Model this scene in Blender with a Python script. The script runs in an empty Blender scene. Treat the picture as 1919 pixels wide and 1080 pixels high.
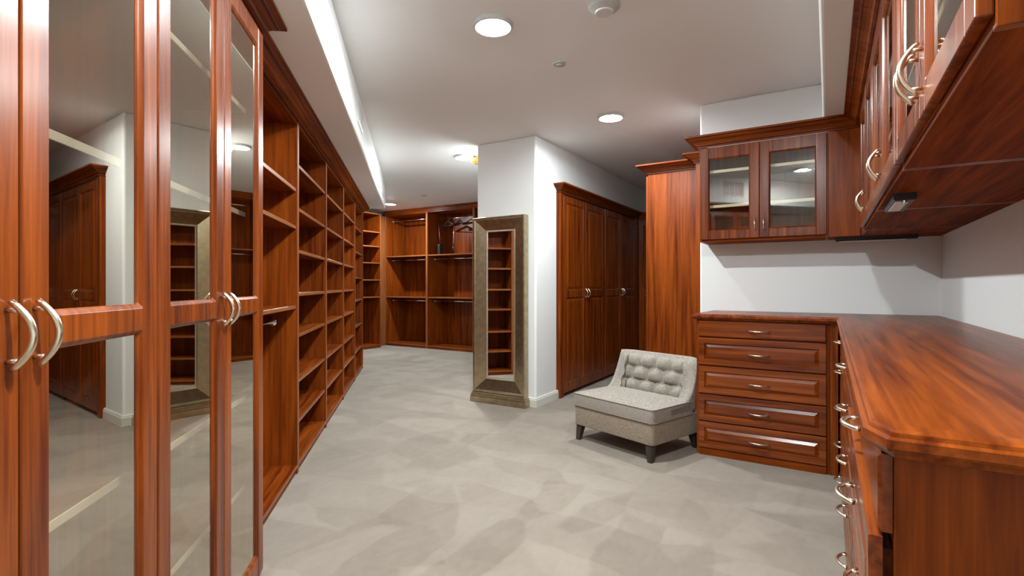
import bpy, math, random
from mathutils import Vector, Matrix
random.seed(7)
S = bpy.context.scene
COL = S.collection
PI = math.pi

# ------------------------------------------------------------------ camera, world, exposure
FPX, HOR, CAMZ = 959.0, 535.0, 1.22
YAW = math.atan((1553 - 960) / FPX)
cam_d = bpy.data.cameras.new('camera')
cam_d.sensor_width = 36.0
cam_d.lens = FPX / 1919.0 * 36.0
cam_d.shift_y = (HOR - 540.0) / 1919.0
cam_d.clip_start = 0.02
cam = bpy.data.objects.new('camera', cam_d)
cam.location = (0, 0, CAMZ)
cam.rotation_euler = (PI / 2, 0, YAW)
COL.objects.link(cam)
S.camera = cam
w = bpy.data.worlds.new('world'); S.world = w
w.use_nodes = True
w.node_tree.nodes['Background'].inputs[0].default_value = (0, 0, 0, 1)
w.node_tree.nodes['Background'].inputs[1].default_value = 0.0
S.view_settings.view_transform = 'Standard'
S.view_settings.look = 'None'
S.view_settings.gamma = 1.0
S.view_settings.use_curve_mapping = False
S.view_settings.exposure = 0.50
S.cycles.diffuse_bounces = 8
LAMP_W = 46.0           # power of every ceiling downlight
BULB_W = 21.0           # its bulb, also shining sideways

# left run frame: s along the run, d distance from the camera line
A1 = math.atan((777 - 960) / FPX)
LDX = -math.sin(YAW) * math.cos(A1) + math.cos(YAW) * math.sin(A1)
LDY = math.cos(YAW) * math.cos(A1) + math.sin(YAW) * math.sin(A1)
LPHI = math.atan2(LDY, LDX)
def LW(s, d):
    return (s * LDX - d * LDY, s * LDY + d * LDX)

CEIL = 2.727
SOF = 2.365
CRB = 2.285
YW = 4.46      # wall behind the counter
XW = 0.65      # right wall

# ------------------------------------------------------------------ materials
def new_mat(name):
    m = bpy.data.materials.new(name); m.use_nodes = True
    nt = m.node_tree
    b = nt.nodes['Principled BSDF']
    return m, nt, b
def N(nt, t, **kw):
    n = nt.nodes.new(t)
    for k, v in kw.items():
        setattr(n, k, v)
    return n
def plain(name, col, rough=0.5, metal=0.0, spec=0.5, bump=0.0, bscale=200.0, var=0.0):
    m, nt, b = new_mat(name)
    b.inputs['Base Color'].default_value = (*col, 1)
    b.inputs['Roughness'].default_value = rough
    b.inputs['Metallic'].default_value = metal
    b.inputs['Specular IOR Level'].default_value = spec
    tc = N(nt, 'ShaderNodeTexCoord')
    no = N(nt, 'ShaderNodeTexNoise')
    no.inputs['Scale'].default_value = bscale
    no.inputs['Detail'].default_value = 4
    nt.links.new(tc.outputs['Object'], no.inputs['Vector'])
    if bump:
        bp = N(nt, 'ShaderNodeBump'); bp.inputs['Strength'].default_value = bump
        bp.inputs['Distance'].default_value = 0.004
        nt.links.new(no.outputs['Fac'], bp.inputs['Height'])
        nt.links.new(bp.outputs['Normal'], b.inputs['Normal'])
    if var:
        mx = N(nt, 'ShaderNodeMix', data_type='RGBA')
        mx.inputs[6].default_value = (*[c * (1 - var) for c in col], 1)
        mx.inputs[7].default_value = (*[min(1, c * (1 + var)) for c in col], 1)
        nt.links.new(no.outputs['Fac'], mx.inputs[0])
        nt.links.new(mx.outputs[2], b.inputs['Base Color'])
    return m
def wood(name, axis, c_dark, c_light, rough=0.3, ior=1.25):
    """cherry veneer: streaks run along the given local axis; each board differs a little"""
    m, nt, b = new_mat(name)
    tc = N(nt, 'ShaderNodeTexCoord')
    oi = N(nt, 'ShaderNodeObjectInfo')
    mul = N(nt, 'ShaderNodeMath', operation='MULTIPLY'); mul.inputs[1].default_value = 53.0
    nt.links.new(oi.outputs['Random'], mul.inputs[0])
    add = N(nt, 'ShaderNodeVectorMath', operation='ADD')
    nt.links.new(tc.outputs['Object'], add.inputs[0]); nt.links.new(mul.outputs[0], add.inputs[1])
    def stretched(cross, along, detail, dist):
        mp = N(nt, 'ShaderNodeMapping')
        sc = [cross] * 3; sc['xyz'.index(axis)] = along
        mp.inputs['Scale'].default_value = sc
        nt.links.new(add.outputs[0], mp.inputs['Vector'])
        n = N(nt, 'ShaderNodeTexNoise')
        n.inputs['Scale'].default_value = 1.0; n.inputs['Detail'].default_value = detail
        n.inputs['Roughness'].default_value = 0.6; n.inputs['Distortion'].default_value = dist
        nt.links.new(mp.outputs[0], n.inputs['Vector'])
        return n
    n1 = stretched(16.0, 0.9, 5, 0.8)
    n2 = stretched(120.0, 3.0, 3, 0.2)
    n3 = stretched(42.0, 1.6, 4, 0.5)
    m3 = N(nt, 'ShaderNodeMath', operation='MULTIPLY_ADD')
    nt.links.new(n3.outputs['Fac'], m3.inputs[0]); m3.inputs[1].default_value = 0.55
    sub = N(nt, 'ShaderNodeMath', operation='MULTIPLY_ADD'); sub.inputs[1].default_value = 0.75; sub.inputs[2].default_value = -0.275
    nt.links.new(n1.outputs['Fac'], sub.inputs[0]); nt.links.new(sub.outputs[0], m3.inputs[2])
    mixf = N(nt, 'ShaderNodeMath', operation='MULTIPLY_ADD')
    nt.links.new(n2.outputs['Fac'], mixf.inputs[0]); mixf.inputs[1].default_value = 0.25
    nt.links.new(m3.outputs[0], mixf.inputs[2])
    # board to board tone
    mr = N(nt, 'ShaderNodeMath', operation='MULTIPLY_ADD')
    nt.links.new(oi.outputs['Random'], mr.inputs[0]); mr.inputs[1].default_value = 0.09; mr.inputs[2].default_value = -0.045
    ad = N(nt, 'ShaderNodeMath', operation='ADD')
    nt.links.new(mixf.outputs[0], ad.inputs[0]); nt.links.new(mr.outputs[0], ad.inputs[1])
    cr = N(nt, 'ShaderNodeValToRGB')
    cr.color_ramp.elements[0].position = 0.33; cr.color_ramp.elements[0].color = (*c_dark, 1)
    cr.color_ramp.elements[1].position = 0.68; cr.color_ramp.elements[1].color = (*c_light, 1)
    nt.links.new(ad.outputs[0], cr.inputs[0])
    nt.links.new(cr.outputs[0], b.inputs['Base Color'])
    b.inputs['Roughness'].default_value = rough
    b.inputs['Coat Weight'].default_value = 0.0
    b.inputs['IOR'].default_value = ior
    b.inputs['Coat Roughness'].default_value = 0.18
    bp = N(nt, 'ShaderNodeBump'); bp.inputs['Strength'].default_value = 0.05; bp.inputs['Distance'].default_value = 0.002
    nt.links.new(n2.outputs['Fac'], bp.inputs['Height']); nt.links.new(bp.outputs['Normal'], b.inputs['Normal'])
    return m
WD, WL = (0.085, 0.0115, 0.0010), (0.270, 0.056, 0.0052)
M = {}
for ax in 'xyz':
    M['w' + ax] = wood('cherry_wood_' + ax, ax, WD, WL)
    M['t' + ax] = wood('cherry_worktop_' + ax, ax, WD, WL, 0.3)
M['dx'] = wood('cherry_drawer', 'x', WD, WL, 0.24, 1.5)
M['dz'] = wood('cherry_door', 'z', WD, WL, 0.27, 1.4)
M['ux'] = wood('cherry_underside', 'x', WD, WL, 0.6, 1.12)
M['crown'] = wood('cherry_crown', 'x', WD, WL, 0.36)
M['crown_y'] = wood('cherry_crown_y', 'y', WD, WL, 0.36)
M['toe'] = wood('cherry_toe_kick', 'x', WD, WL, 0.5)
M['edge'] = wood('cherry_edge_band', 'z', (0.17, 0.05, 0.016), (0.26, 0.09, 0.03), 0.3)
M['edge_x'] = wood('cherry_edge_band_x', 'x', (0.17, 0.05, 0.016), (0.26, 0.09, 0.03), 0.3)
M['pale'] = plain('pale_shelf_edge', (0.85, 0.76, 0.63), 0.4, var=0.08, bscale=20)
M['wall'] = plain('wall_paint', (0.77, 0.77, 0.76), 0.6, spec=0.25, bump=0.06, bscale=180)
M['ceil'] = plain('ceiling_paint', (0.87, 0.87, 0.86), 0.7, spec=0.2, bump=0.05, bscale=160)
M['base'] = plain('baseboard_paint', (0.66, 0.65, 0.60), 0.4, var=0.03, bscale=10)
M['nickel'] = plain('satin_nickel', (0.80, 0.70, 0.54), 0.27, metal=1.0, bump=0.02, bscale=900)
M['chrome'] = plain('chrome', (0.86, 0.86, 0.88), 0.12, metal=1.0)
M['black'] = plain('black_plastic', (0.012, 0.011, 0.011), 0.35, var=0.1)
M['white'] = plain('white_plastic', (0.74, 0.73, 0.71), 0.45, var=0.02, bscale=20)
M['trim'] = plain('lamp_trim', (0.52, 0.51, 0.50), 0.5, var=0.02, bscale=20)
M['grey'] = plain('grey_plastic', (0.45, 0.44, 0.42), 0.5, var=0.03, bscale=20)
M['amber'] = plain('amber_glass', (0.62, 0.30, 0.05), 0.25, var=0.2, bscale=30)
M['legwood'] = wood('espresso_leg', 'z', (0.030, 0.022, 0.017), (0.075, 0.058, 0.046), 0.4)
M['mirror'] = plain('mirror_silver', (0.86, 0.85, 0.82), 0.01, metal=1.0)

def glass(name, refl, tint_r, tint_t):
    m = bpy.data.materials.new(name); m.use_nodes = True
    nt = m.node_tree; nt.nodes.clear()
    out = N(nt, 'ShaderNodeOutputMaterial'); mix = N(nt, 'ShaderNodeMixShader')
    g = N(nt, 'ShaderNodeBsdfGlossy'); t = N(nt, 'ShaderNodeBsdfTransparent')
    g.inputs['Color'].default_value = (*tint_r, 1); g.inputs['Roughness'].default_value = 0.0
    t.inputs['Color'].default_value = (*tint_t, 1)
    fr = N(nt, 'ShaderNodeFresnel'); fr.inputs['IOR'].default_value = 1.5
    ma = N(nt, 'ShaderNodeMath', operation='ADD', use_clamp=True); ma.inputs[1].default_value = refl
    ge = N(nt, 'ShaderNodeNewGeometry')      # only the outer skin of the pane mirrors
    inv = N(nt, 'ShaderNodeMath', operation='SUBTRACT'); inv.inputs[0].default_value = 1.0
    nt.links.new(ge.outputs['Backfacing'], inv.inputs[1])
    mu = N(nt, 'ShaderNodeMath', operation='MULTIPLY')
    nt.links.new(fr.outputs[0], ma.inputs[0]); nt.links.new(ma.outputs[0], mu.inputs[0])
    nt.links.new(inv.outputs[0], mu.inputs[1]); nt.links.new(mu.outputs[0], mix.inputs[0])
    nt.links.new(t.outputs[0], mix.inputs[1]); nt.links.new(g.outputs[0], mix.inputs[2])
    nt.links.new(mix.outputs[0], out.inputs[0])
    return m
M['mglass'] = glass('coated_mirror_glass', 0.44, (0.97, 0.92, 0.80), (0.97, 0.95, 0.90))
M['glass'] = glass('cabinet_glass', 0.10, (0.90, 0.88, 0.82), (0.93, 0.92, 0.87))

def carpet():
    m, nt, b = new_mat('carpet')
    tc = N(nt, 'ShaderNodeTexCoord')
    def noise(scale, vec, detail=3, dist=0.0):
        n = N(nt, 'ShaderNodeTexNoise'); n.inputs['Scale'].default_value = scale
        n.inputs['Detail'].default_value = detail; n.inputs['Distortion'].default_value = dist
        nt.links.new(vec, n.inputs['Vector']); return n
    def mapped(rot, sc):
        mp = N(nt, 'ShaderNodeMapping'); mp.inputs['Rotation'].default_value = (0, 0, rot); mp.inputs['Scale'].default_value = sc
        nt.links.new(warp.outputs[0], mp.inputs['Vector']); return mp.outputs[0]
    wn = noise(2.2, tc.outputs['Object'], 4)
    wm = N(nt, 'ShaderNodeVectorMath', operation='SCALE'); wm.inputs['Scale'].default_value = 0.16
    nt.links.new(wn.outputs['Color'], wm.inputs[0])
    warp = N(nt, 'ShaderNodeVectorMath', operation='ADD')
    nt.links.new(tc.outputs['Object'], warp.inputs[0]); nt.links.new(wm.outputs[0], warp.inputs[1])
    # vacuum strokes: stretched cells lying in two directions
    v1 = N(nt, 'ShaderNodeTexVoronoi'); v1.inputs['Scale'].default_value = 1.0; v1.feature = 'SMOOTH_F1'; v1.inputs['Smoothness'].default_value = 0.12
    nt.links.new(mapped(0.75, (4.2, 1.5, 1)), v1.inputs['Vector'])
    v2 = N(nt, 'ShaderNodeTexVoronoi'); v2.inputs['Scale'].default_value = 1.0; v2.feature = 'SMOOTH_F1'; v2.inputs['Smoothness'].default_value = 0.1
    nt.links.new(mapped(-0.35, (1.6, 4.4, 1)), v2.inputs['Vector'])
    s1 = N(nt, 'ShaderNodeSeparateColor'); nt.links.new(v1.outputs['Color'], s1.inputs[0])
    s2 = N(nt, 'ShaderNodeSeparateColor'); nt.links.new(v2.outputs['Color'], s2.inputs[0])
    n1 = noise(3.0, tc.outputs['Object'], 5, 1.2)
    n2 = noise(420.0, tc.outputs['Object'], 2)
    n3 = noise(11.0, mapped(0.5, (2.2, 1, 1)), 4, 0.6)
    def addm(a, ka, bsock, kb):
        x = N(nt, 'ShaderNodeMath', operation='MULTIPLY'); nt.links.new(a, x.inputs[0]); x.inputs[1].default_value = ka
        y = N(nt, 'ShaderNodeMath', operation='MULTIPLY_ADD'); nt.links.new(bsock, y.inputs[0]); y.inputs[1].default_value = kb
        nt.links.new(x.outputs[0], y.inputs[2]); return y.outputs[0]
    f = addm(s1.outputs[0], 0.26, s2.outputs[0], 0.24)
    f = addm(f, 1.0, n1.outputs['Fac'], 0.25)
    f = addm(f, 1.0, n3.outputs['Fac'], 0.25)
    f = addm(f, 1.0, n2.outputs['Fac'], 0.12)
    cr = N(nt, 'ShaderNodeValToRGB')
    cr.color_ramp.elements[0].position = 0.27; cr.color_ramp.elements[0].color = (0.188, 0.149, 0.117, 1)
    cr.color_ramp.elements[1].position = 0.76; cr.color_ramp.elements[1].color = (0.292, 0.243, 0.197, 1)
    nt.links.new(f, cr.inputs[0]); nt.links.new(cr.outputs[0], b.inputs['Base Color'])
    b.inputs['Roughness'].default_value = 0.95; b.inputs['Specular IOR Level'].default_value = 0.1
    b.inputs['Sheen Weight'].default_value = 0.2
    bp = N(nt, 'ShaderNodeBump'); bp.inputs['Strength'].default_value = 0.35; bp.inputs['Distance'].default_value = 0.004
    nt.links.new(n2.outputs['Fac'], bp.inputs['Height']); nt.links.new(bp.outputs['Normal'], b.inputs['Normal'])
    return m
M['carpet'] = carpet()

def tweed(name, ca, cb):
    m, nt, b = new_mat(name)
    tc = N(nt, 'ShaderNodeTexCoord')
    mp = N(nt, 'ShaderNodeMapping'); mp.inputs['Scale'].default_value = (60, 60, 320)
    nt.links.new(tc.outputs['Object'], mp.inputs['Vector'])
    n = N(nt, 'ShaderNodeTexNoise'); n.inputs['Scale'].default_value = 1.0; n.inputs['Detail'].default_value = 4
    nt.links.new(mp.outputs[0], n.inputs['Vector'])
    cr = N(nt, 'ShaderNodeValToRGB')
    cr.color_ramp.elements[0].position = 0.34; cr.color_ramp.elements[0].color = (*ca, 1)
    cr.color_ramp.elements[1].position = 0.68; cr.color_ramp.elements[1].color = (*cb, 1)
    nt.links.new(n.outputs['Fac'], cr.inputs[0]); nt.links.new(cr.outputs[0], b.inputs['Base Color'])
    b.inputs['Roughness'].default_value = 0.9; b.inputs['Specular IOR Level'].default_value = 0.15
    b.inputs['Sheen Weight'].default_value = 0.3
    bp = N(nt, 'ShaderNodeBump'); bp.inputs['Strength'].default_value = 0.3; bp.inputs['Distance'].default_value = 0.002
    nt.links.new(n.outputs['Fac'], bp.inputs['Height']); nt.links.new(bp.outputs['Normal'], b.inputs['Normal'])
    return m
M['tweed'] = tweed('grey_tweed', (0.205, 0.172, 0.138), (0.385, 0.34, 0.29))
M['tweed2'] = tweed('tan_tweed', (0.19, 0.142, 0.095), (0.34, 0.27, 0.195))
M['frame'] = plain('antique_silver', (0.44, 0.35, 0.22), 0.30, metal=0.92, var=0.4, bscale=22, bump=0.15)
M['bead'] = plain('silver_bead', (0.62, 0.54, 0.42), 0.3, metal=0.8, var=0.25, bscale=60)

# ------------------------------------------------------------------ mesh helpers
class MB:
    def __init__(s): s.v = []; s.f = []; s.sm = []
    def add(s, vs, fs, smooth=False):
        o = len(s.v); s.v += [tuple(p) for p in vs]
        s.f += [tuple(i + o for i in f) for f in fs]; s.sm += [smooth] * len(fs)
    def box(s, x0, x1, y0, y1, z0, z1):
        if x0 > x1: x0, x1 = x1, x0
        if y0 > y1: y0, y1 = y1, y0
        if z0 > z1: z0, z1 = z1, z0
        s.add([(x0,y0,z0),(x1,y0,z0),(x1,y1,z0),(x0,y1,z0),(x0,y0,z1),(x1,y0,z1),(x1,y1,z1),(x0,y1,z1)],
              [(0,3,2,1),(4,5,6,7),(0,1,5,4),(1,2,6,5),(2,3,7,6),(3,0,4,7)])
        return s
    def loops(s, ls, cap0=False, cap1=False, closed=True, ring=False, smooth=False):
        """connect successive point loops"""
        n = len(ls[0]); vs = [p for l in ls for p in l]; fs = []
        m = len(ls)
        for a in range(m if ring else m - 1):
            b = (a + 1) % m
            for i in range(n if closed else n - 1):
                j = (i + 1) % n
                fs.append((a*n+i, a*n+j, b*n+j, b*n+i))
        if cap0: fs.append(tuple(range(n))[::-1])
        if cap1: fs.append(tuple((m-1)*n+i for i in range(n)))
        s.add(vs, fs, smooth); return s
    def rects(s, rs, cap=True, cap0=False):
        """rs: (x0,x1,z0,z1,y) loops in the front plane"""
        return s.loops([[(a,y,c),(b,y,c),(b,y,d),(a,y,d)] for a,b,c,d,y in rs], cap0=cap0, cap1=cap)
    def tube(s, pts, r, n=8, caps=True):
        pts = [Vector(p) for p in pts]; k = len(pts)
        rr = r if isinstance(r, (list, tuple)) else [r] * k
        ls = []; up = None
        for i, p in enumerate(pts):
            t = (pts[min(i+1,k-1)] - pts[max(i-1,0)]).normalized()
            if up is None:
                up = Vector((0,0,1)) if abs(t.z) < 0.9 else Vector((1,0,0))
            a = t.cross(up).normalized(); b2 = a.cross(t).normalized(); up = b2
            ls.append([p + (a*math.cos(2*PI*q/n) + b2*math.sin(2*PI*q/n)) * rr[i] for q in range(n)])
        return s.loops(ls, cap0=caps, cap1=caps, smooth=True)
    def lathe(s, prof, c=(0,0), n=32):
        ls = [[(c[0]+r*math.cos(2*PI*q/n), c[1]+r*math.sin(2*PI*q/n), z) for q in range(n)] for r, z in prof]
        return s.loops(ls, cap0=True, cap1=True, smooth=False)
    def prism(s, poly, z0, z1):
        return s.loops([[(x,y,z0) for x,y in poly], [(x,y,z1) for x,y in poly]], cap0=True, cap1=True)
    def mesh(s, name):
        me = bpy.data.meshes.new(name); me.from_pydata(s.v, [], s.f)
        for p, q in zip(me.polygons, s.sm): p.use_smooth = q
        import bmesh
        bm = bmesh.new(); bm.from_mesh(me); bmesh.ops.recalc_face_normals(bm, faces=bm.faces); bm.to_mesh(me); bm.free()
        return me
    def build(s, name, mat, parent=None, bevel=0.0, seg=1, loc=None, rot=None):
        o = bpy.data.objects.new(name, s.mesh(name)); COL.objects.link(o)
        o.data.materials.append(M[mat])
        if parent: o.parent = parent
        if loc: o.location = loc
        if rot: o.rotation_euler = rot
        if bevel:
            bv = o.modifiers.new('bevel', 'BEVEL'); bv.width = bevel; bv.segments = seg; bv.limit_method = 'ANGLE'; bv.angle_limit = 0.6
        return o
def bx(name, mat, parent, *b, bevel=0.0015):
    return MB().box(*b).build(name, mat, parent, bevel)
def tag(o, label, cat, group=None):
    o['label'] = label; o['category'] = cat
    if group: o['group'] = group
    return o
def thing(name, label, cat, loc=(0,0,0), rz=0.0, group=None):
    o = bpy.data.objects.new(name, None); o.empty_display_size = 0.1; COL.objects.link(o)
    o.location = loc; o.rotation_euler = (0,0,rz)
    return tag(o, label, cat, group)
def struct(name, mb, mat, parent=None, bevel=0.0, seg=1):
    o = mb.build(name, mat, parent, bevel, seg); o['kind'] = 'structure'; return o
def offset_path(pts, off, closed=False):
    """mitred offset to the right-hand side of travel"""
    n = len(pts); res = []
    for i in range(n):
        p = Vector(pts[i])
        def nrm(a, b):
            t = (Vector(b) - Vector(a)).normalized(); return Vector((t.y, -t.x))
        if closed or 0 < i < n - 1:
            n0 = nrm(pts[i-1], pts[i]); n1 = nrm(pts[i], pts[(i+1) % n])
            k = n0 + n1; res.append(p + k * (off / (k.dot(n0))))
        else:
            nn = nrm(pts[0], pts[1]) if i == 0 else nrm(pts[-2], pts[-1])
            res.append(p + nn * off)
    return [(q.x, q.y) for q in res]

# ------------------------------------------------------------------ the room
struct('floor', MB().box(-8.4, 0.9, -2.8, 8.4, -0.05, 0.0), 'carpet')
struct('ceiling', MB().box(-8.4, 0.9, -2.8, 8.4, CEIL, CEIL + 0.1), 'ceil')
def lpoly(pts): return [LW(*p) for p in pts]
struct('wall_left', MB().prism(lpoly([(-2.6,1.13),(7.9,1.13),(7.9,1.28),(-2.6,1.28)]), 0, CEIL), 'wall')
struct('wall_left_soffit', MB().prism(lpoly([(-1.7,0.425),(7.9,0.425),(7.9,1.13),(-1.7,1.13)]), SOF, CEIL), 'ceil', bevel=0.02, seg=3)
e0 = LW(7.9, 1.13)
struct('wall_return', MB().box(-8.2, e0[0] + 0.06, e0[1] - 0.12, e0[1] + 0.0, 0, CEIL), 'wall')
struct('wall_far_left', MB().box(-8.2, -8.06, 4.9, 8.2, 0, CEIL), 'wall')
struct('wall_far', MB().box(-8.2, 0.8, 8.12, 8.3, 0, CEIL), 'wall')
# the free-standing wall block: pier in front, header over the closet, back partition
blk = MB()
blk.box(-3.21, -2.487, 4.475, 4.945, 0, CEIL)
struct('wall_center', blk, 'wall', bevel=0.022, seg=4)
struct('wall_header', MB().box(-3.05, -2.487, 4.935, 8.13, 2.232, CEIL), 'wall')
struct('wall_partition', MB().box(-3.21, -3.10, 4.94, 8.13, 0, CEIL), 'wall')
struct('wall_back', MB().prism([(-0.913,YW),(XW+0.15,YW),(XW+0.15,YW+0.14),(-0.77,YW+0.14),(-0.77,8.13),(-0.913,8.13)], 0, CEIL), 'wall', bevel=0.015, seg=3)
struct('wall_right', MB().box(XW, XW + 0.15, -2.7, YW + 0.05, 0, CEIL), 'wall')
struct('wall_right_soffit', MB().box(-0.034, XW, -0.8, YW, SOF, CEIL), 'ceil', bevel=0.018, seg=3)
def baseboard(name, path, mat='base', z=0.095):
    prof = [(0.0,0.0),(0.016,0.0),(0.016,z-0.024),(0.012,z-0.018),(0.012,z-0.010),(0.005,z),(0.0,z)]
    ls = []
    for off, zz in prof:
        ls.append([(x, y, zz) for x, y in offset_path(path, off)])
    cols = [[ls[a][i] for a in range(len(prof))] for i in range(len(path))]
    return struct(name, MB().loops(cols, cap0=True, cap1=True), mat)
baseboard('baseboard_center', [(-3.21,4.9),(-3.21,4.475),(-2.487,4.475),(-2.487,4.95)])
baseboard('baseboard_partition', [(-3.21,8.1),(-3.21,4.905)])
baseboard('baseboard_right', [(XW,0.88),(XW,-2.2)])

# ------------------------------------------------------------------ shared pieces
def handle_mesh(L=0.110, sag=0.031, r=0.0062):
    mb = MB(); pts = []; rr = []
    for i in range(17):
        a = -1 + 2*i/16
        pts.append((0, -(0.006 + sag*(1-a*a)), a*L/2)); rr.append(r*(0.78 + 0.22*(1-abs(a)**3)))
    mb.tube(pts, rr, 10)
    for a in (-0.74, 0.74):
        mb.tube([(0, 0.001, a*L/2), (0, -(0.006 + sag*(1-a*a)), a*L/2)], 0.0045, 8)
    return mb.mesh('bow_handle')
HM = handle_mesh(); HM.materials.append(M['nickel'])
HD = handle_mesh(0.132, 0.029, 0.0058); HD.materials.append(M['nickel'])
HS = handle_mesh(0.090, 0.020, 0.0048); HS.materials.append(M['nickel'])
def handle(parent, x, y, z, horiz=False, mesh=None):
    o = bpy.data.objects.new('handle', mesh or HM); COL.objects.link(o); o.parent = parent
    o.location = (x, y, z)
    if horiz: o.rotation_euler = (0, PI/2, 0)
    o['label'] = 'satin nickel bow handle'
    return o
CROWN = [(0.0,0.0),(0.013,0.0),(0.013,0.009),(0.008,0.011),(0.008,0.014),(0.022,0.016),(0.022,0.023),(0.027,0.0235),(0.034,0.034),(0.046,0.044),(0.060,0.050),(0.060,0.054),(0.067,0.054),(0.073,0.062),(0.082,0.066),(0.094,0.067),(0.094,0.080),(0.0,0.080)]
def crown(label, path, zb, mat='crown', prof=CROWN, rz=0.0, group='crown mouldings along the cabinet tops'):
    """path in world coordinates, room on the right-hand side of travel"""
    c, s_ = math.cos(-rz), math.sin(-rz)
    ls = []
    for off, zz in prof:
        ls.append([(x*c - y*s_, x*s_ + y*c, zb + zz) for x, y in offset_path(path, off)])
    cols = [[ls[a][i] for a in range(len(prof))] for i in range(len(path))]
    o = MB().loops(cols, cap0=True, cap1=True).build('crown_molding', mat)
    o.rotation_euler = (0,0,rz)
    return tag(o, label, 'molding')
def frame_door(parent, x0, x1, z0, z1, y, rails, stile=0.066, th=0.02, fill='glass', gmat='glass', trail=0.07, brail=0.085):
    """framed door with front face at y, openings between the rails (z pairs), panes or raised panels as children"""
    mb = MB()
    g = 0.0015
    x0 += g; x1 -= g
    mb.box(x0, x0+stile, y, y+th, z0, z1); mb.box(x1-stile, x1, y, y+th, z0, z1)
    zs = [(z0, z0+brail)] + rails + [(z1-trail, z1)]
    for a, b in zs: mb.box(x0+stile-0.0005, x1-stile+0.0005, y+0.0004, y+th-0.0004, a, b)
    ops = [(zs[i][1], zs[i+1][0]) for i in range(len(zs)-1)]
    for a, b in ops:      # bead round each opening
        p, q = x0+stile, x1-stile
        mb.rects([(p-.001,q+.001,a-.001,b+.001,y+.001),(p+.009,q-.009,a+.009,b-.009,y+.009),(p+.009,q-.009,a+.009,b-.009,y+.017),(p-.001,q+.001,a-.001,b+.001,y+.017)], cap=False)
    d = mb.build('door', 'dz', parent, 0.003, 2)
    for a, b in ops:
        p, q = x0+stile+.008, x1-stile-.008
        if fill == 'glass':
            MB().box(p, q, y+.011, y+.015, a+.008, b-.008).build('glass_pane', gmat, d)
        else:
            MB().rects([(p,q,a+.008,b-.008,y+.016),(p,q,a+.008,b-.008,y+.010),(p+.006,q-.006,a+.014,b-.014,y+.0095),(p+.034,q-.034,a+.042,b-.042,y+.003),(p+.038,q-.038,a+.046,b-.046,y+.003)], cap=True, cap0=True).build('raised_panel', 'dz', d)
    return d
def drawer(parent, x0, x1, z0, z1, y, depth=0.45, flat=False, pull=0.0, hz=None):
    g = 0.0018; yy = y - pull
    mb = MB(); a, b, c, d = x0+g, x1-g, z0+g, z1-g; t = 0.018
    bw = 0.040
    if flat:
        mb.rects([(a,b,c,d,yy+t),(a,b,c,d,yy+.005),(a+.006,b-.006,c+.006,d-.006,yy)], cap=True, cap0=True)
        o = mb.build('drawer', 'dx', parent)
    else:
        mb.rects([(a,b,c,d,yy+t),(a,b,c,d,yy+.003),(a+.003,b-.003,c+.003,d-.003,yy),(a+bw,b-bw,c+bw,d-bw,yy),(a+bw+.006,b-bw-.006,c+bw+.006,d-bw-.006,yy+.010),(a+bw+.006,b-bw-.006,c+bw+.006,d-bw-.006,yy+t)], cap=True, cap0=True)
        o = mb.build('drawer', 'dx', parent)
        e = bw + .006
        MB().rects([(a+e,b-e,c+e,d-e,yy+.012),(a+e,b-e,c+e,d-e,yy+.0095),(a+e+.020,b-e-.020,c+e+.020,d-e-.020,yy-.001),(a+e+.024,b-e-.024,c+e+.024,d-e-.024,yy-.001)], cap=True, cap0=True).build('raised_panel', 'dx', o)
    # box behind the front
    MB().box(x0+.03, x1-.03, yy+t, yy+t+.012+depth, z0+.02, z1-.03).build('drawer_box', 'wx', o)
    handle(o, (x0+x1)/2, yy + (0.0 if flat else 0.001), hz if hz else (z0+z1)/2 - 0.006, True, HD)
    return o

# ------------------------------------------------------------------ left run: glazed wardrobes
GD, SD = 0.631, 0.741
def glazed_wardrobe(s0, s1, label):
    x, y = LW(s0, GD)
    t = thing('glazed_wardrobe', label, 'wardrobe', (x, y, 0), LPHI, 'glazed wardrobes of the long run')
    W = s1 - s0; D = 0.49; Y0 = 0.022
    bx('side_panel', 'wz', t, 0, 0.019, Y0, D, 0.0, CRB); bx('side_panel', 'wz', t, W-0.019, W, Y0, D, 0.0, CRB)
    bx('back_panel', 'wz', t, 0.019, W-0.019, D-0.012, D, 0.02, CRB)
    bx('top_panel', 'wx', t, 0.019, W-0.019, Y0, D-0.012, CRB-0.02, CRB)
    bx('bottom_panel', 'wx', t, 0.019, W-0.019, Y0, D-0.012, 0.03, 0.05)
    bx('toe_kick', 'toe', t, 0.019, W-0.019, Y0+0.01, Y0+0.03, 0.0, 0.03)
    for z in (0.37, 0.74, 1.13, 1.505, 1.94):
        sh = bx('shelf', 'wx', t, 0.02, W-0.02, Y0+0.045, D-0.014, z, z+0.019)
        e = bx('shelf_edge', 'pale', sh, 0.02, W-0.02, Y0+0.042, Y0+0.0455, z-0.001, z+0.020); e['label'] = 'pale front edge of the shelf'
    h = W / 2
    for k in (0, 1):
        d = frame_door(t, k*h+0.001, (k+1)*h-0.001, 0.015, CRB-0.003, 0.0, [(1.113, 1.168)], gmat='mglass')
        handle(d, h + (-0.03 if k == 0 else 0.03), 0.0, 1.14, mesh=HM)
    return t
glazed_wardrobe(0.515, 1.425, 'cherry wardrobe with two mirrored glass doors, second one from the open hanging bay')
glazed_wardrobe(1.427, 2.337, 'cherry wardrobe with two mirrored glass doors, right beside the open hanging bay')
q = lambda *ps: [LW(*p) for p in ps]
crown('wide cherry crown moulding above the mirrored glass wardrobes', q((0.5,GD+0.02),(2.337,GD+0.02),(2.337,0.76)), CRB, rz=LPHI)

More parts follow.
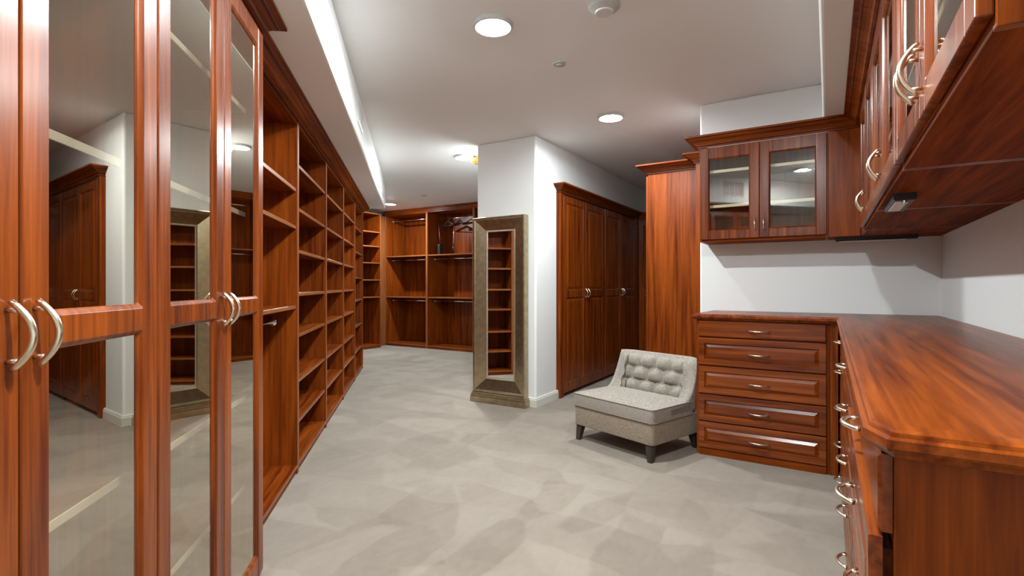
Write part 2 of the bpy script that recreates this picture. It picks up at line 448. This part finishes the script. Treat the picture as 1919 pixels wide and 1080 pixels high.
# open shelving bays
def shelf_unit(root_xy, rz, W, D, top, shelves, label, group, name='shelving_unit', back='wz', bottom=0.06, th=0.019):
    t = thing(name, label, 'shelving', (root_xy[0], root_xy[1], 0), rz, group)
    for a, b in ((0, th), (W-th, W)):
        p = bx('side_panel', 'wz', t, a, b, 0.004, D, 0.0, top)
        bx('edge_band', 'edge', p, a, b, 0.0, 0.0045, 0.0, top, bevel=0.001)
    bx('back_panel', back, t, th, W-th, D-0.010, D, 0.0, top)
    tp = bx('top_panel', 'wx', t, th, W-th, 0.004, D-0.01, top-0.02, top)
    bo = bx('bottom_panel', 'wx', t, th, W-th, 0.004, D-0.01, bottom-0.02, bottom)
    bx('edge_band', 'edge_x', bo, th, W-th, 0.0, 0.0045, bottom-0.02, bottom, bevel=0.001)
    bx('toe_kick', 'toe', t, th, W-th, 0.012, 0.03, 0.0, bottom-0.02)
    for z in shelves:
        s = bx('shelf', 'wx', t, th+.0005, W-th-.0005, 0.014, D-0.011, z-0.011, z+0.011)
        bx('edge_band', 'edge_x', s, th+.0005, W-th-.0005, 0.010, 0.0145, z-0.011, z+0.011, bevel=0.001)
    return t
def rod(t, x0, x1, y, z, r=0.0125):
    o = MB().tube([(x0, y, z), (x1, y, z)], r, 12).build('hanging_rod', 'chrome', t)
    for x, s in ((x0, 1), (x1, -1)):
        MB().tube([(x, y, z), (x + s*0.012, y, z)], 0.026, 16).build('rod_flange', 'chrome', o)
    return o
ps = [2.352, 3.53, 4.62, 5.71, 6.79, 7.80]
Z7 = (0.320, 0.588, 0.888, 1.160, 1.445, 1.722, 2.010)
Z6 = (0.34, 0.67, 1.015, 1.32, 1.66, 1.98)
LG = 'open shelving bays of the long left run'
labs = ['open cherry hanging bay with three shelves and a chrome rod beside the mirrored wardrobe',
        'cherry cubby bay with seven shelves, right next to the chrome rod hanging bay',
        'cherry cubby bay with seven shelves, second along from the chrome rod hanging bay',
        'cherry cubby bay with seven shelves, third along from the chrome rod hanging bay',
        'cherry cubby bay with six wider spaced shelves at the end of the long run']
for i in range(5):
    zs = (1.08, 1.594, 1.835) if i == 0 else (Z6 if i == 4 else Z7)
    t = shelf_unit(LW(ps[i], SD), LPHI, ps[i+1]-ps[i]-0.001, 0.38, CRB-0.001, zs, labs[i], LG)
    if i == 0: rod(t, 0.0195, ps[1]-ps[0]-0.0205, 0.15, 0.985)
crown('cherry crown moulding running along the top of the open cubby bays', q((2.34,SD),(7.80,SD),(7.80,1.12)), CRB, rz=LPHI)

# ------------------------------------------------------------------ far end: hanging bays up to the ceiling
FY = 7.52
FT = 2.645
FG = 'hanging bays on the far wall'
flabs = ['tall open hanging bay on the far wall, beside the narrow corner shelves',
         'tall open hanging bay on the far wall with the pull-down wardrobe lift',
         'tall open hanging bay on the far wall behind the white pier']
fx = [-7.70, -6.585, -5.47, -4.36]
for i in range(3):
    t = shelf_unit((fx[i], FY), 0.0, fx[i+1]-fx[i]-0.001, 0.58, FT, (0.985, 1.80), flabs[i], FG, name='hanging_unit', th=0.022)
    W = fx[i+1]-fx[i]-0.001
    for z in (0.915, 1.735) + ((2.54,) if i != 1 else ()):
        rod(t, 0.0225, W-0.0225, 0.22, z)
va = MB().box(-7.70, -4.36, FY-0.012, FY+0.05, FT, CEIL-0.002).box(-7.70, -4.36, FY-0.022, FY-0.010, CEIL-0.03, CEIL-0.002).build('valance', 'crown', None, 0.003)
tag(va, 'flat cherry valance between the far hanging bays and the ceiling', 'valance')
# corner shelves
t = shelf_unit((-7.48, 6.25), PI/2, 0.95, 0.55, 2.62, (0.99, 1.323, 1.653, 1.975, 2.255), 'narrow tall cherry shelf stack in the far left corner, with five shelves', None, name='corner_shelving')
bx('filler_panel', 'edge', t, 0.9505, 1.262, 0.19, 0.21, 0.0, 2.62)

# pull-down lift in the second hanging bay
X0 = fx[1]; LX = X0 + 0.12
t = thing('wardrobe_lift', 'black and chrome pull-down wardrobe lift in the upper far hanging bay', 'wardrobe lift', (X0, FY, 1.811))
W = fx[2]-fx[1]-0.001
for x0, x1, xa in ((0.10, 0.155, 0.118), (W-0.155, W-0.10, W-0.118)):
    m1 = MB(); m1.loops([[(x0+e,0.20+e,z),(x1-e,0.20+e,z),(x1-e,0.34-e,z),(x0+e,0.34-e,z)] for e, z in ((0.0,0.0),(0.0,0.19),(0.012,0.215))], cap0=True, cap1=True)
    m1.build('housing', 'black', t, 0.004)
    sgn = 1 if xa < W/2 else -1
    MB().tube([(xa, 0.27, 0.20), (xa - sgn*0.045, 0.25, 0.70)], 0.009, 10).build('lift_arm', 'chrome', t)
MB().tube([(0.0735, 0.25, 0.70), (W-0.0735, 0.25, 0.70)], 0.013, 12).build('lift_rod', 'chrome', t)
pp = MB().tube([(W/2-0.09, 0.25, 0.70), (W/2-0.09, 0.23, 0.02)], 0.008, 8).build('pull_handle', 'chrome', t)
MB().tube([(W/2-0.09, 0.235, 0.20), (W/2-0.09, 0.229, 0.01)], 0.013, 10).build('grip', 'black', pp)
def hanger(x, rz, label):
    o = thing('coat_hanger', label, 'hanger', (X0 + x, FY + 0.25, 1.811 + 0.70), rz, 'black hangers on the far wardrobe lift')
    hk = [(0, 0.018*math.cos(a), 0.006 + 0.018*math.sin(a)) for a in [PI*1.1 - PI*1.3*k/9 for k in range(10)]]
    hk += [(0, 0.004, -0.03), (0, 0, -0.05)]
    MB().tube(hk, 0.0025, 8).build('hook', 'chrome', o)
    m1 = MB()
    m1.tube([(0, -0.19, -0.135), (0, -0.10, -0.095), (0, 0, -0.05), (0, 0.10, -0.095), (0, 0.19, -0.135)], [0.014, 0.017, 0.019, 0.017, 0.014], 10)
    m1.build('shoulders', 'black', o)
    MB().tube([(0, -0.175, -0.135), (0, 0.175, -0.135)], 0.008, 8).build('trouser_bar', 'black', o)
hanger(0.34, PI/2*0.8, 'black coat hanger nearer the lift arm, turned side on')
hanger(0.60, PI/2*0.72, 'black coat hanger past the pull handle of the lift')
hanger(0.86, PI/2*0.9, 'black coat hanger furthest from the chrome lift arm by the pier')

# ------------------------------------------------------------------ closet in the wall and its corner
CX0 = -2.45
def panel_closet(loc, rz, W, label, ndoors=2, depth=0.55, top=2.228, handles=True, xs=None):
    t = thing('panel_closet', label, 'closet', (loc[0], loc[1], 0), rz, 'raised panel closets in the alcove')
    bx('side_panel', 'wz', t, 0, 0.02, 0.0, depth, 0, top); bx('side_panel', 'wz', t, W-0.02, W, 0.0, depth, 0, top)
    bx('back_panel', 'wz', t, 0.02, W-0.02, depth-0.02, depth, 0, top)
    bx('top_panel', 'wx', t, 0.02, W-0.02, 0.0, depth-0.02, top-0.045, top)
    bx('bottom_panel', 'wx', t, 0.02, W-0.02, 0.0, depth-0.02, 0.03, 0.06)
    bx('toe_kick', 'toe', t, 0.02, W-0.02, 0.02, 0.04, 0, 0.03)
    dw = (W - 0.004) / ndoors
    for k in range(ndoors):
        d = frame_door(t, 0.002+k*dw, 0.002+(k+1)*dw, 0.045, top-0.025, -0.0205, [(1.085, 1.165)], fill='panel', stile=0.07, brail=0.10, trail=0.075)
        if handles: handle(d, (dw-0.032 if k % 2 == 0 else k*dw+0.036), -0.0205, 1.128)
    return t
panel_closet((CX0-0.02, 5.035), PI/2, 1.205, 'two door raised panel closet set in the white wall, nearer the framed mirror')
panel_closet((CX0-0.02, 6.245), PI/2, 1.235, 'two door raised panel closet set in the white wall, nearer the alcove corner')
st = bx('closet_end_panel', 'wz', None, -3.05, CX0, 4.952, 5.034, 0, 2.228); tag(st, 'plain cherry end panel where the wall closet meets the white pier', 'panel')
panel_closet((-2.448, 7.62), 0.0, 0.96, 'raised panel closet across the end of the alcove', ndoors=2, depth=0.49)
st = bx('corner_filler', 'wz', None, -3.05, CX0, 7.482, 7.64, 0, 2.228); tag(st, 'plain cherry corner post between the two alcove closets', 'panel')
crown('dark cherry crown moulding over the closet in the white wall', [(-2.487,4.952),(CX0,4.952),(CX0,7.60),(-1.40,7.60)], 2.228, mat='crown_y')

# tall cabinet whose end panel faces the room
t = thing('tall_cabinet', 'tall cherry cabinet showing its plain side beside the drawer chest', 'cabinet', (-1.472, 7.58, 0), -PI/2)
TL = 7.58 - 4.863
bx('end_panel', 'wz', t, TL-0.02, TL, 0.0, 0.555, 0, CRB-0.001)
bx('side_panel', 'wz', t, 0, 0.02, 0.0, 0.555, 0, CRB-0.001)
bx('back_panel', 'wz', t, 0.02, TL-0.02, 0.54, 0.555, 0, CRB-0.001)
bx('top_panel', 'wx', t, 0.02, TL-0.02, 0.0, 0.54, CRB-0.03, CRB-0.001)
bx('bottom_panel', 'wx', t, 0.02, TL-0.02, 0.0, 0.54, 0.02, 0.06)
dw = TL / 4
for k in range(4):
    d = frame_door(t, k*dw+0.001, (k+1)*dw-0.001, 0.045, CRB-0.02, -0.0205, [(1.085, 1.165)], fill='panel', stile=0.07, brail=0.10)
    handle(d, k*dw + (dw-0.035 if k % 2 == 0 else 0.035), -0.0205, 1.128)
pl = bx('wall_end_pilaster', 'wz', None, -0.985, -0.914, 4.64, 4.862, 0, CRB-0.001)
tag(pl, 'slim cherry pilaster between the tall cabinet side and the white wall end', 'pilaster')
crown('cherry crown moulding stepping round the tall cabinet top', [(-0.914,4.64),(-0.985,4.64),(-0.985,4.863),(-1.472,4.863),(-1.472,7.50)][::-1], CRB)

# ------------------------------------------------------------------ counter run: chests, worktop
CT = 1.015
DZ = [(0.850, 0.970), (0.647, 0.846), (0.443, 0.643), (0.246, 0.439), (0.052, 0.242)]
def drawer_chest(loc, rz, W, label, depth, x0=0.008, x1=None, group='five drawer chests under the worktop', ajar=None):
    t = thing('drawer_chest', label, 'chest', (loc[0], loc[1], 0), rz, group)
    x1 = x1 or W - 0.008
    T = CT - 0.04
    bx('side_panel', 'wz', t, 0, 0.02, 0, depth, 0, T-0.0005); bx('side_panel', 'wz', t, W-0.02, W, 0, depth, 0, T-0.0005)
    bx('back_panel', 'wz', t, 0.02, W-0.02, depth-0.015, depth, 0.0, T-0.0005)
    bx('top_rail', 'wx', t, 0.02, W-0.02, 0.0, 0.05, T-0.022, T-0.0005)
    bx('plinth', 'wx', t, 0.0205, W-0.0205, -0.012, 0.02, 0, 0.048)
    bx('face_backing', 'wx', t, 0.0205, W-0.0205, 0.001, 0.012, 0.05, T-0.024)
    bx('bottom_panel', 'wx', t, 0.02, W-0.02, 0.02, depth-0.015, 0.03, 0.05)
    for k, (a, b) in enumerate(DZ):
        drawer(t, x0, x1, a, b, -0.019, flat=(k == 0), pull=(0.012 if ajar == k else 0.0), depth=depth-0.1)
    return t
t = drawer_chest((-0.815, 3.876), 0.0, 0.825, 'five drawer cherry chest next to the tufted chair', YW-3.876-0.003, x0=0.014, x1=0.806)
bx('corner_stile', 'wz', t, 0.8255, 0.868, -0.008, 0.02, 0, CT-0.0405)
SX = 0.082
slabs = ['five drawer cherry chest in the side run, in the corner beside the free chest',
         'five drawer cherry chest in the middle of the side run',
         'five drawer cherry chest at the open end of the side run, second drawer slightly ajar']
sy = [3.86, 2.88, 1.905, 0.93]
for i in range(3):
    drawer_chest((SX, sy[i]), -PI/2, sy[i]-sy[i+1]-0.001, slabs[i], XW-SX-0.003, ajar=(1 if i == 2 else None))
# L-shaped worktop
out = [(-0.842,3.838),(0.048,3.838),(0.048,0.950),(0.072,0.893),(XW-0.002,0.893),(XW-0.002,YW-0.002),(-0.812,YW-0.002)]
out = out[::-1]     # clockwise so that the right-hand offset points inwards
def ring(off, z): return [(x, y, z) for x, y in offset_path(out, off, True)]
wt = thing('worktop', 'long cherry worktop turning the corner over the drawer chests', 'worktop', (0, 0, 0))
MB().loops([ring(0.045,CT),ring(0.012,CT),ring(0.006,CT-0.003),ring(0.004,CT-0.009),ring(-0.003,CT-0.012),ring(-0.004,CT-0.024),ring(0.0,CT-0.029),ring(0.010,CT-0.032),ring(0.012,CT-0.040),ring(0.045,CT-0.040)], ring=False).build('nosing', 'ty', wt)
MB().loops([ring(0.045,CT-0.040),ring(0.045,CT)], cap0=True, cap1=True).build('top_surface', 'ty', wt)

# ------------------------------------------------------------------ upper cabinets
ZU, UX, UY = 1.555, 0.185, 4.17
def upper(loc, rz, W, D, label, doors, shelves=(1.83, 2.10), filler=None, small=True):
    t = thing('wall_cabinet', label, 'cabinet', (loc[0], loc[1], 0), rz, 'glass fronted wall cabinets')
    T = CRB - 0.001
    bx('side_panel', 'wz', t, 0, 0.019, 0, D, ZU, T); bx('side_panel', 'wz', t, W-0.019, W, 0, D, ZU, T)
    bx('bottom_panel', 'ux', t, 0.019, W-0.019, 0, D, ZU, ZU+0.02); bx('top_panel', 'wx', t, 0.019, W-0.019, 0, D, T-0.02, T)
    bx('back_panel', 'wz', t, 0.019, W-0.019, D-0.01, D, ZU+0.02, T-0.02)
    for z in shelves:
        sh = bx('shelf', 'wx', t, 0.02, W-0.02, 0.03, D-0.012, z-0.010, z+0.010)
        e = bx('shelf_edge', 'pale', sh, 0.02, W-0.02, 0.027, 0.0305, z-0.011, z+0.011); e['label'] = 'pale front edge of the shelf'
    n = len(doors)
    for k, (a, b) in enumerate(doors):
        d = frame_door(t, a, b, ZU+0.018, T-0.006, -0.0205, [], stile=0.062, brail=0.062, trail=0.085)
        handle(d, (b-0.030 if k % 2 == 0 else a+0.030), -0.0205, ZU+0.115, mesh=HS if small else HM)
    return t
t = upper((-0.855, UY), 0.0, 0.855, YW-UY-0.002, 'two door glass fronted wall cabinet above the free chest', [(0.004, 0.424), (0.424, 0.846)])
bx('filler_panel', 'wz', t, 0.8555, 1.038, -0.010, 0.012, ZU, CRB-0.001)
bx('bottom_filler', 'ux', t, 0.8555, 1.504, 0.0125, YW-UY-0.003, ZU, ZU+0.02)
ulabs = ['glass fronted wall cabinet over the worktop, in the inner corner', 'glass fronted wall cabinet over the worktop, middle one of the side row',
         'glass fronted wall cabinet over the worktop, at the open end of the side row']
uy = [3.785, 2.825, 1.865, 0.893]
for i in range(3):
    Wd = uy[i]-uy[i+1]-0.001
    u = upper((UX, uy[i]), -PI/2, Wd, XW-UX-0.002, ulabs[i], [(0.002, Wd/2), (Wd/2, Wd-0.002)], small=False)
    if i == 0:
        bx('filler_panel', 'wz', u, -0.372, -0.0005, 0.0, 0.015, ZU, CRB-0.001)
        bx('bottom_filler', 'ux', u, -0.380, -0.0005, 0.0155, XW-UX-0.002, ZU, ZU+0.02)
crown('cherry crown moulding wrapping the glass fronted wall cabinets', [(XW-0.003,0.893),(UX-0.004,0.893),(UX-0.004,UY-0.006),(-0.855,UY-0.006),(-0.855,YW-0.003)][::-1], CRB)
def strip_light(label, loc, rz, L):
    t = thing('under_cabinet_light', label, 'light', loc, rz, 'black under-cabinet lights')
    MB().loops([[(-L/2+e,-0.034+e,z),(L/2-e,-0.034+e,z),(L/2-e,0.034-e,z),(-L/2+e,0.034-e,z)] for e, z in ((0.004,-0.026),(0,-0.020),(0,0))], cap0=True, cap1=True).build('housing', 'black', t)
    MB().box(-L/2+0.03, L/2-0.06, -0.012, 0.026, -0.030, -0.0255).build('diffuser', 'white', t, 0.001)
    MB().lathe([(0.008,-0.036),(0.010,-0.034),(0.010,-0.025)], (-L/2+0.018, 0.0), 16).build('switch', 'chrome', t)
strip_light('short black under-cabinet light with white lens below the side wall cabinets', (0.236, 2.50, ZU), PI/2, 0.36)
strip_light('long black under-cabinet light strip in the corner near the white wall', (0.27, 4.27, ZU), 0.0, 0.46)

# ------------------------------------------------------------------ leaning framed mirror
t = thing('floor_mirror', 'tall framed mirror with wide antique silver frame on a plinth against the pier', 'mirror', (-2.88, 4.375, 0))
hw, z0, z1 = 0.314, 0.105, 1.928
fm = MB()
def fr(x, a, b, y): return (-x, x, a, b, y)
fw_ = 0.153
fm.rects([fr(hw,z0,z1,0.083), fr(hw,z0,z1,0.006), fr(hw-0.006,z0+0.006,z1-0.006,0.0), fr(hw-0.024,z0+0.024,z1-0.024,0.0), fr(hw-0.030,z0+0.030,z1-0.030,0.006),
          fr(hw-fw_+0.018,z0+fw_-0.018,z1-fw_+0.018,0.052), fr(hw-fw_+0.014,z0+fw_-0.014,z1-fw_+0.014,0.050)], cap=False)
fm.rects([fr(hw,z0,z1,0.083), fr(hw-fw_+0.014,z0+fw_-0.014,z1-fw_+0.014,0.083), fr(hw-fw_+0.014,z0+fw_-0.014,z1-fw_+0.014,0.050)], cap=False)
fm.build('frame', 'frame', t)
MB().rects([fr(hw-fw_+0.015,z0+fw_-0.015,z1-fw_+0.015,0.060), fr(hw-fw_+0.015,z0+fw_-0.015,z1-fw_+0.015,0.046), fr(hw-fw_+0.006,z0+fw_-0.006,z1-fw_+0.006,0.044), fr(hw-fw_,z0+fw_,z1-fw_,0.050), fr(hw-fw_,z0+fw_,z1-fw_,0.060)], cap=False).build('bead', 'bead', t)
MB().rects([fr(hw-fw_+0.012,z0+fw_-0.012,z1-fw_+0.012,0.064), fr(hw-fw_+0.012,z0+fw_-0.012,z1-fw_+0.012,0.056)], cap=True, cap0=True).build('mirror_glass', 'mirror', t)
pb = MB()
for e, za, zb in ((0.022, 0.0, 0.062), (0.014, 0.062, 0.076), (0.018, 0.076, 0.088), (0.006, 0.088, 0.1052)):
    pb.box(-hw-e, hw+e, -e*0.8, 0.083, za, zb)
pb.build('plinth', 'frame', t, 0.003, 2)

# ------------------------------------------------------------------ tufted slipper chair
CH = thing('slipper_chair', 'grey tweed armless chair with tufted back beside the drawer chest', 'chair', (-1.371, 3.585, 0), math.radians(-20.0))
CW, CD = 0.76, 0.60      # width, depth; local y = 0 at the front
def rounded_rect(x0, x1, y0, y1, r, n=6):
    pts = []
    for cx, cy, a0 in ((x1-r,y0+r,-PI/2),(x1-r,y1-r,0),(x0+r,y1-r,PI/2),(x0+r,y0+r,PI)):
        for k in range(n+1):
            a = a0 + PI/2*k/n; pts.append((cx+r*math.cos(a), cy+r*math.sin(a)))
    return pts
def slab(mb, x0, x1, y0, y1, z0, z1, r, soft, crown_=0.0):
    ls = []
    for k in range(5):
        a = PI/2*k/4; e = soft*(1-math.sin(a)); ls.append([(x,y,z0+soft*(1-math.cos(a))) for x, y in rounded_rect(x0+e,x1-e,y0+e,y1-e,max(r-e*0.5,0.004))])
    for k in range(5):
        a = PI/2*k/4; e = soft*(1-math.cos(a)); ls.append([(x,y,z1-soft*(1-math.sin(a))) for x, y in rounded_rect(x0+e,x1-e,y0+e,y1-e,max(r-e*0.5,0.004))])
    top = ls[-1]
    cx, cy = (x0+x1)/2, (y0+y1)/2
    for f, h in ((0.85,0.45),(0.6,0.8),(0.3,0.96),(0.02,1.0)):
        ls.append([(cx+(x-cx)*f, cy+(y-cy)*f, z1+crown_*h) for x, y, z in top])
    return mb.loops(ls, cap0=True, cap1=True, smooth=True)
hw = CW/2
slab(MB(), -hw+0.004, hw-0.004, 0.006, CD-0.004, 0.120, 0.275, 0.03, 0.008).build('seat_base', 'tweed2', CH)
cu = slab(MB(), -hw, hw, 0.0, CD-0.10, 0.270, 0.368, 0.03, 0.010, 0.020).build('seat_cushion', 'tweed', CH)
for z in (0.274, 0.366):
    pth = [(x, y, z) for x, y in rounded_rect(-hw-0.001, hw+0.001, -0.001, CD-0.10, 0.03)]
    MB().tube(pth + pth[:1], 0.0035, 6, caps=False).build('piping', 'tweed2', cu)
# back: a shell swept round three sides, its rim falling along the wings; biscuit tufts on the inner face
def plan(u, inset):
    """point on the U-shaped plan, u in [-1,1], offset inwards by inset"""
    r = 0.13; wing = 0.26; back = CW - 2*r; arc = PI/2*r
    L = back/2 + arc + wing
    s_ = abs(u)*L; sg = 1 if u >= 0 else -1
    if s_ < back/2: x, y, nx, ny = s_, CD, 0, -1
    elif s_ < back/2 + arc:
        a = (s_-back/2)/r; x = back/2 + r*math.sin(a); y = CD - r + r*math.cos(a); nx, ny = -math.sin(a), -math.cos(a)
    else: x = CW/2; y = CD - r - (s_-back/2-arc); nx, ny = -1, 0
    return sg*(x + nx*inset), y + ny*inset, L, s_, back/2+arc
def rim(u):
    _, _, L, s_, sb = plan(u, 0)
    if s_ < sb - 0.06: return 0.672
    k = (s_ - (sb - 0.06)) / (L - sb + 0.06)
    return 0.36 + 0.312*(1-k)**5.5
NU, NV = 120, 36
bk = MB()
def tuft(s_m, z, zb, zt):
    rows = 3; rh = (zt - zb)/rows
    v = (z - zb)/rh; row = min(rows-1, max(0, int(v)))
    wv = 0.148
    uu = s_m/wv + (0.5 if row % 2 else 0.0)
    fu = abs(math.sin(PI*(uu))); fv = abs(math.sin(PI*min(max(v,0),rows)))
    return 0.058*(fu**0.36)*(fv**0.36)
inner, outer = [], []
for j in range(NV+1):
    ri, ro = [], []
    for i in range(NU+1):
        u = -1 + 2*i/NU
        zt = rim(u); zb = 0.30
        z = zb + (zt - 0.02 - zb)*j/NV
        _, _, L, s_, sb = plan(u, 0)
        lean = 0.045*max(0, (z-0.3)/0.37)
        fade = min(1, max(0, 0.93-abs(u))*9) * (min(1, max(0, zt-0.02-z)/0.012))
        tk = 0.030 + (0.036 if abs(u) < 0.6 else 0.036*max(0, 1-(abs(u)-0.6)/0.25)) * (1 - 0.45*(z-0.3)/0.37)
        sm = s_*(1 if u >= 0 else -1)
        dep = tk + tuft(sm, z, 0.345, 0.652)*max(0, fade)
        x, y, *_r = plan(u, dep); ri.append((x, y + lean, z))
        x, y, *_r = plan(u, 0.0); ro.append((x, y + lean, z))
    inner.append(ri); outer.append(ro)
# rounded rim between the two skins
rims = []
for k in range(1, 6):
    a = PI*k/6; row = []
    for i in range(NU+1):
        p, q_ = Vector(inner[-1][i]), Vector(outer[-1][i])
        m_ = (p+q_)/2; h_ = (p-q_)/2
        row.append(tuple(m_ + h_*math.cos(a) + Vector((0,0,0.020*math.sin(a)))))
    rims.append(row)
rows = inner + rims + outer[::-1]
bk.loops(rows, closed=False, ring=True, smooth=True)
for i in (0, NU):
    n_ = len(rows); bk.add([rows[k][i] for k in range(n_)], [tuple(range(n_))])
bo = bk.build('backrest', 'tweed', CH)
for r_ in (1, 2):
    z = 0.345 + 0.307*r_/3
    for k in range(-2, 3):
        sm = (k + 0.0)*0.148
        u = sm/plan(0, 0)[2]
        x, y, *_r = plan(u, 0.066 - 0.01*r_); lean = 0.045*(z-0.3)/0.37
        b_ = MB().lathe([(0.004,-0.004),(0.009,-0.001),(0.009,0.002),(0.004,0.005)], (0,0), 12).build('button', 'tweed2', bo)
        b_.location = (x, y+lean, z); b_.rotation_euler = (PI/2, 0, 0)
for sx in (-1, 1):
    for yy, rake in ((0.045, -1), (CD-0.05, 1)):
        m1 = MB(); cx = sx*(hw-0.05)
        ls = []
        for hgt, hs, sh in ((0.0, 0.017, 1.0), (0.126, 0.028, 0.0)):
            c0 = cx + sx*0.012*sh; c1 = yy + rake*0.018*sh
            ls.append([(c0-hs,c1-hs,hgt),(c0+hs,c1-hs,hgt),(c0+hs,c1+hs,hgt),(c0-hs,c1+hs,hgt)])
        m1.loops(ls, cap0=True, cap1=True).build('leg', 'legwood', CH, 0.003)

# ------------------------------------------------------------------ ceiling fixtures
def emis(name, col, st):
    m = bpy.data.materials.new(name); m.use_nodes = True
    nt = m.node_tree; nt.nodes.clear()
    o = N(nt, 'ShaderNodeOutputMaterial'); e = N(nt, 'ShaderNodeEmission')
    e.inputs[0].default_value = (*col, 1); e.inputs[1].default_value = st
    nt.links.new(e.outputs[0], o.inputs[0]); return m
M['lens'] = emis('lit_lens', (1.0, 0.96, 0.90), 30.0)
def downlight(x, y, label, k=1.0, off=''):
    t = thing('recessed_light' + off, label, 'light', (x, y, CEIL), 0, 'recessed ceiling downlights')
    MB().loops([[(r*math.cos(2*PI*q_/40), r*math.sin(2*PI*q_/40), z) for q_ in range(40)] for r, z in ((0.117,0.004),(0.117,-0.006),(0.110,-0.022),(0.102,-0.025),(0.096,-0.022),(0.066,-0.004),(0.062,0.004))]).build('trim_ring', 'trim', t)
    MB().lathe([(0.063,0.0),(0.060,-0.005),(0.045,-0.009),(0.020,-0.011),(0.002,-0.012)], (0,0), 32).build('lens', 'lens', t)
    ld = bpy.data.lights.new('downlight' + off, 'AREA'); ld.shape = 'DISK'; ld.size = 0.11; ld.energy = LAMP_W*k
    ld.color = (0.875, 0.97, 1.0)
    lo = bpy.data.objects.new('lamp' + off, ld); COL.objects.link(lo); lo.parent = t; lo.location = (0, 0, -0.014)
    pd = bpy.data.lights.new('bulb' + off, 'POINT'); pd.shadow_soft_size = 0.016; pd.energy = BULB_W*k; pd.color = ld.color
    po = bpy.data.objects.new('bulb' + off, pd); COL.objects.link(po); po.parent = t; po.location = (0, 0, -0.020)
for x, y, lb, k in ((-1.643, 2.45, 'recessed ceiling light nearest the smoke detector, over the open carpet', 1.0),
                    (-1.645, 4.33, 'recessed ceiling light over the chair by the white wall end', 0.6),
                    (-3.617, 4.785, 'recessed ceiling light beside the amber lamp by the pier', 1.0),
                    (-6.83, 6.80, 'recessed ceiling light in the far corner over the narrow shelves', 1.0),
                    (-0.281, 0.725, 'recessed ceiling light over the open end of the worktop', 1.0),
                    ):
    downlight(x, y, lb, k, '_offscreen' if (x, y) == (-0.281, 0.725) else '')
sd = thing('smoke_detector', 'round white smoke detector on the ceiling', 'smoke detector', (-1.025, 2.60, CEIL))
MB().lathe([(0.085,0.0),(0.085,-0.012),(0.078,-0.020),(0.055,-0.034),(0.050,-0.036),(0.002,-0.037)], (0,0), 32).build('body', 'grey', sd)
MB().lathe([(0.050,-0.034),(0.046,-0.044),(0.002,-0.046)], (0,0), 32).build('cap', 'white', sd)
for x, y, r, lb in ((-1.553, 3.124, 0.045, 'small round sprinkler cover between two ceiling lights'), (-5.749, 6.50, 0.05, 'small round sprinkler cover in front of the far hanging bays')):
    sp = thing('sprinkler_cover', lb, 'sprinkler', (x, y, CEIL), 0, 'sprinkler covers on the ceiling')
    MB().lathe([(r,0.0),(r,-0.006),(r*0.9,-0.010),(0.002,-0.012)], (0,0), 28).build('plate', 'grey', sp)
    MB().lathe([(r*0.55,-0.009),(r*0.5,-0.018),(0.002,-0.020)], (0,0), 24).build('boss', 'grey', sp)
al = thing('ceiling_lamp', 'small amber glass ceiling lamp half hidden by the pier', 'lamp', (-3.50, 4.90, CEIL))
MB().lathe([(0.05,0.0),(0.05,-0.012),(0.03,-0.016)], (0,0), 24).build('canopy', 'nickel', al)
MB().lathe([(0.03,-0.014),(0.085,-0.020),(0.095,-0.035),(0.08,-0.060),(0.045,-0.078),(0.004,-0.083)], (0,0), 28).build('shade', 'amber', al)
def vent(s, z, L, Hh, label):
    x, y = LW(s, 0.425)
    t = thing('wall_vent', label, 'vent', (x, y, z), LPHI, 'air vents on the left soffit')
    MB().rects([(-L/2,L/2,-Hh/2,Hh/2,0.001),(-L/2,L/2,-Hh/2,Hh/2,-0.006),(-L/2+.02,L/2-.02,-Hh/2+.02,Hh/2-.02,-0.010),(-L/2+.02,L/2-.02,-Hh/2+.02,Hh/2-.02,0.001)], cap=False).build('frame', 'white', t)
    MB().box(-L/2+.02, L/2-.02, -0.0005, 0.001, -Hh/2+.02, Hh/2-.02).build('duct_dark_sheet', 'black', t)  # black sheet: the darkness inside the duct, put in as colour
    n = int((Hh-0.04)/0.018)
    for k in range(n):
        zz = -Hh/2 + 0.029 + k*(Hh-0.04)/n
        MB().loops([[(-L/2+.02,-0.008,zz+.006),(L/2-.02,-0.008,zz+.006),(L/2-.02,-0.0015,zz-.004),(-L/2+.02,-0.0015,zz-.004)],[(-L/2+.02,-0.008,zz+.0075),(L/2-.02,-0.008,zz+.0075),(L/2-.02,-0.0015,zz-.0025),(-L/2+.02,-0.0015,zz-.0025)]], cap0=True, cap1=True).build('louver', 'white', t)
    MB().box(-0.006, 0.006, -0.0095, -0.001, -Hh/2+.02, Hh/2-.02).build('mullion', 'white', t)
vent(1.197, 2.575, 0.34, 0.22, 'white air vent on the soffit above the mirrored wardrobes')
vent(4.222, 2.555, 0.34, 0.17, 'white air vent on the soffit above the middle cubby bays')
vent(7.12, 2.545, 0.34, 0.20, 'white air vent on the soffit near its far end')
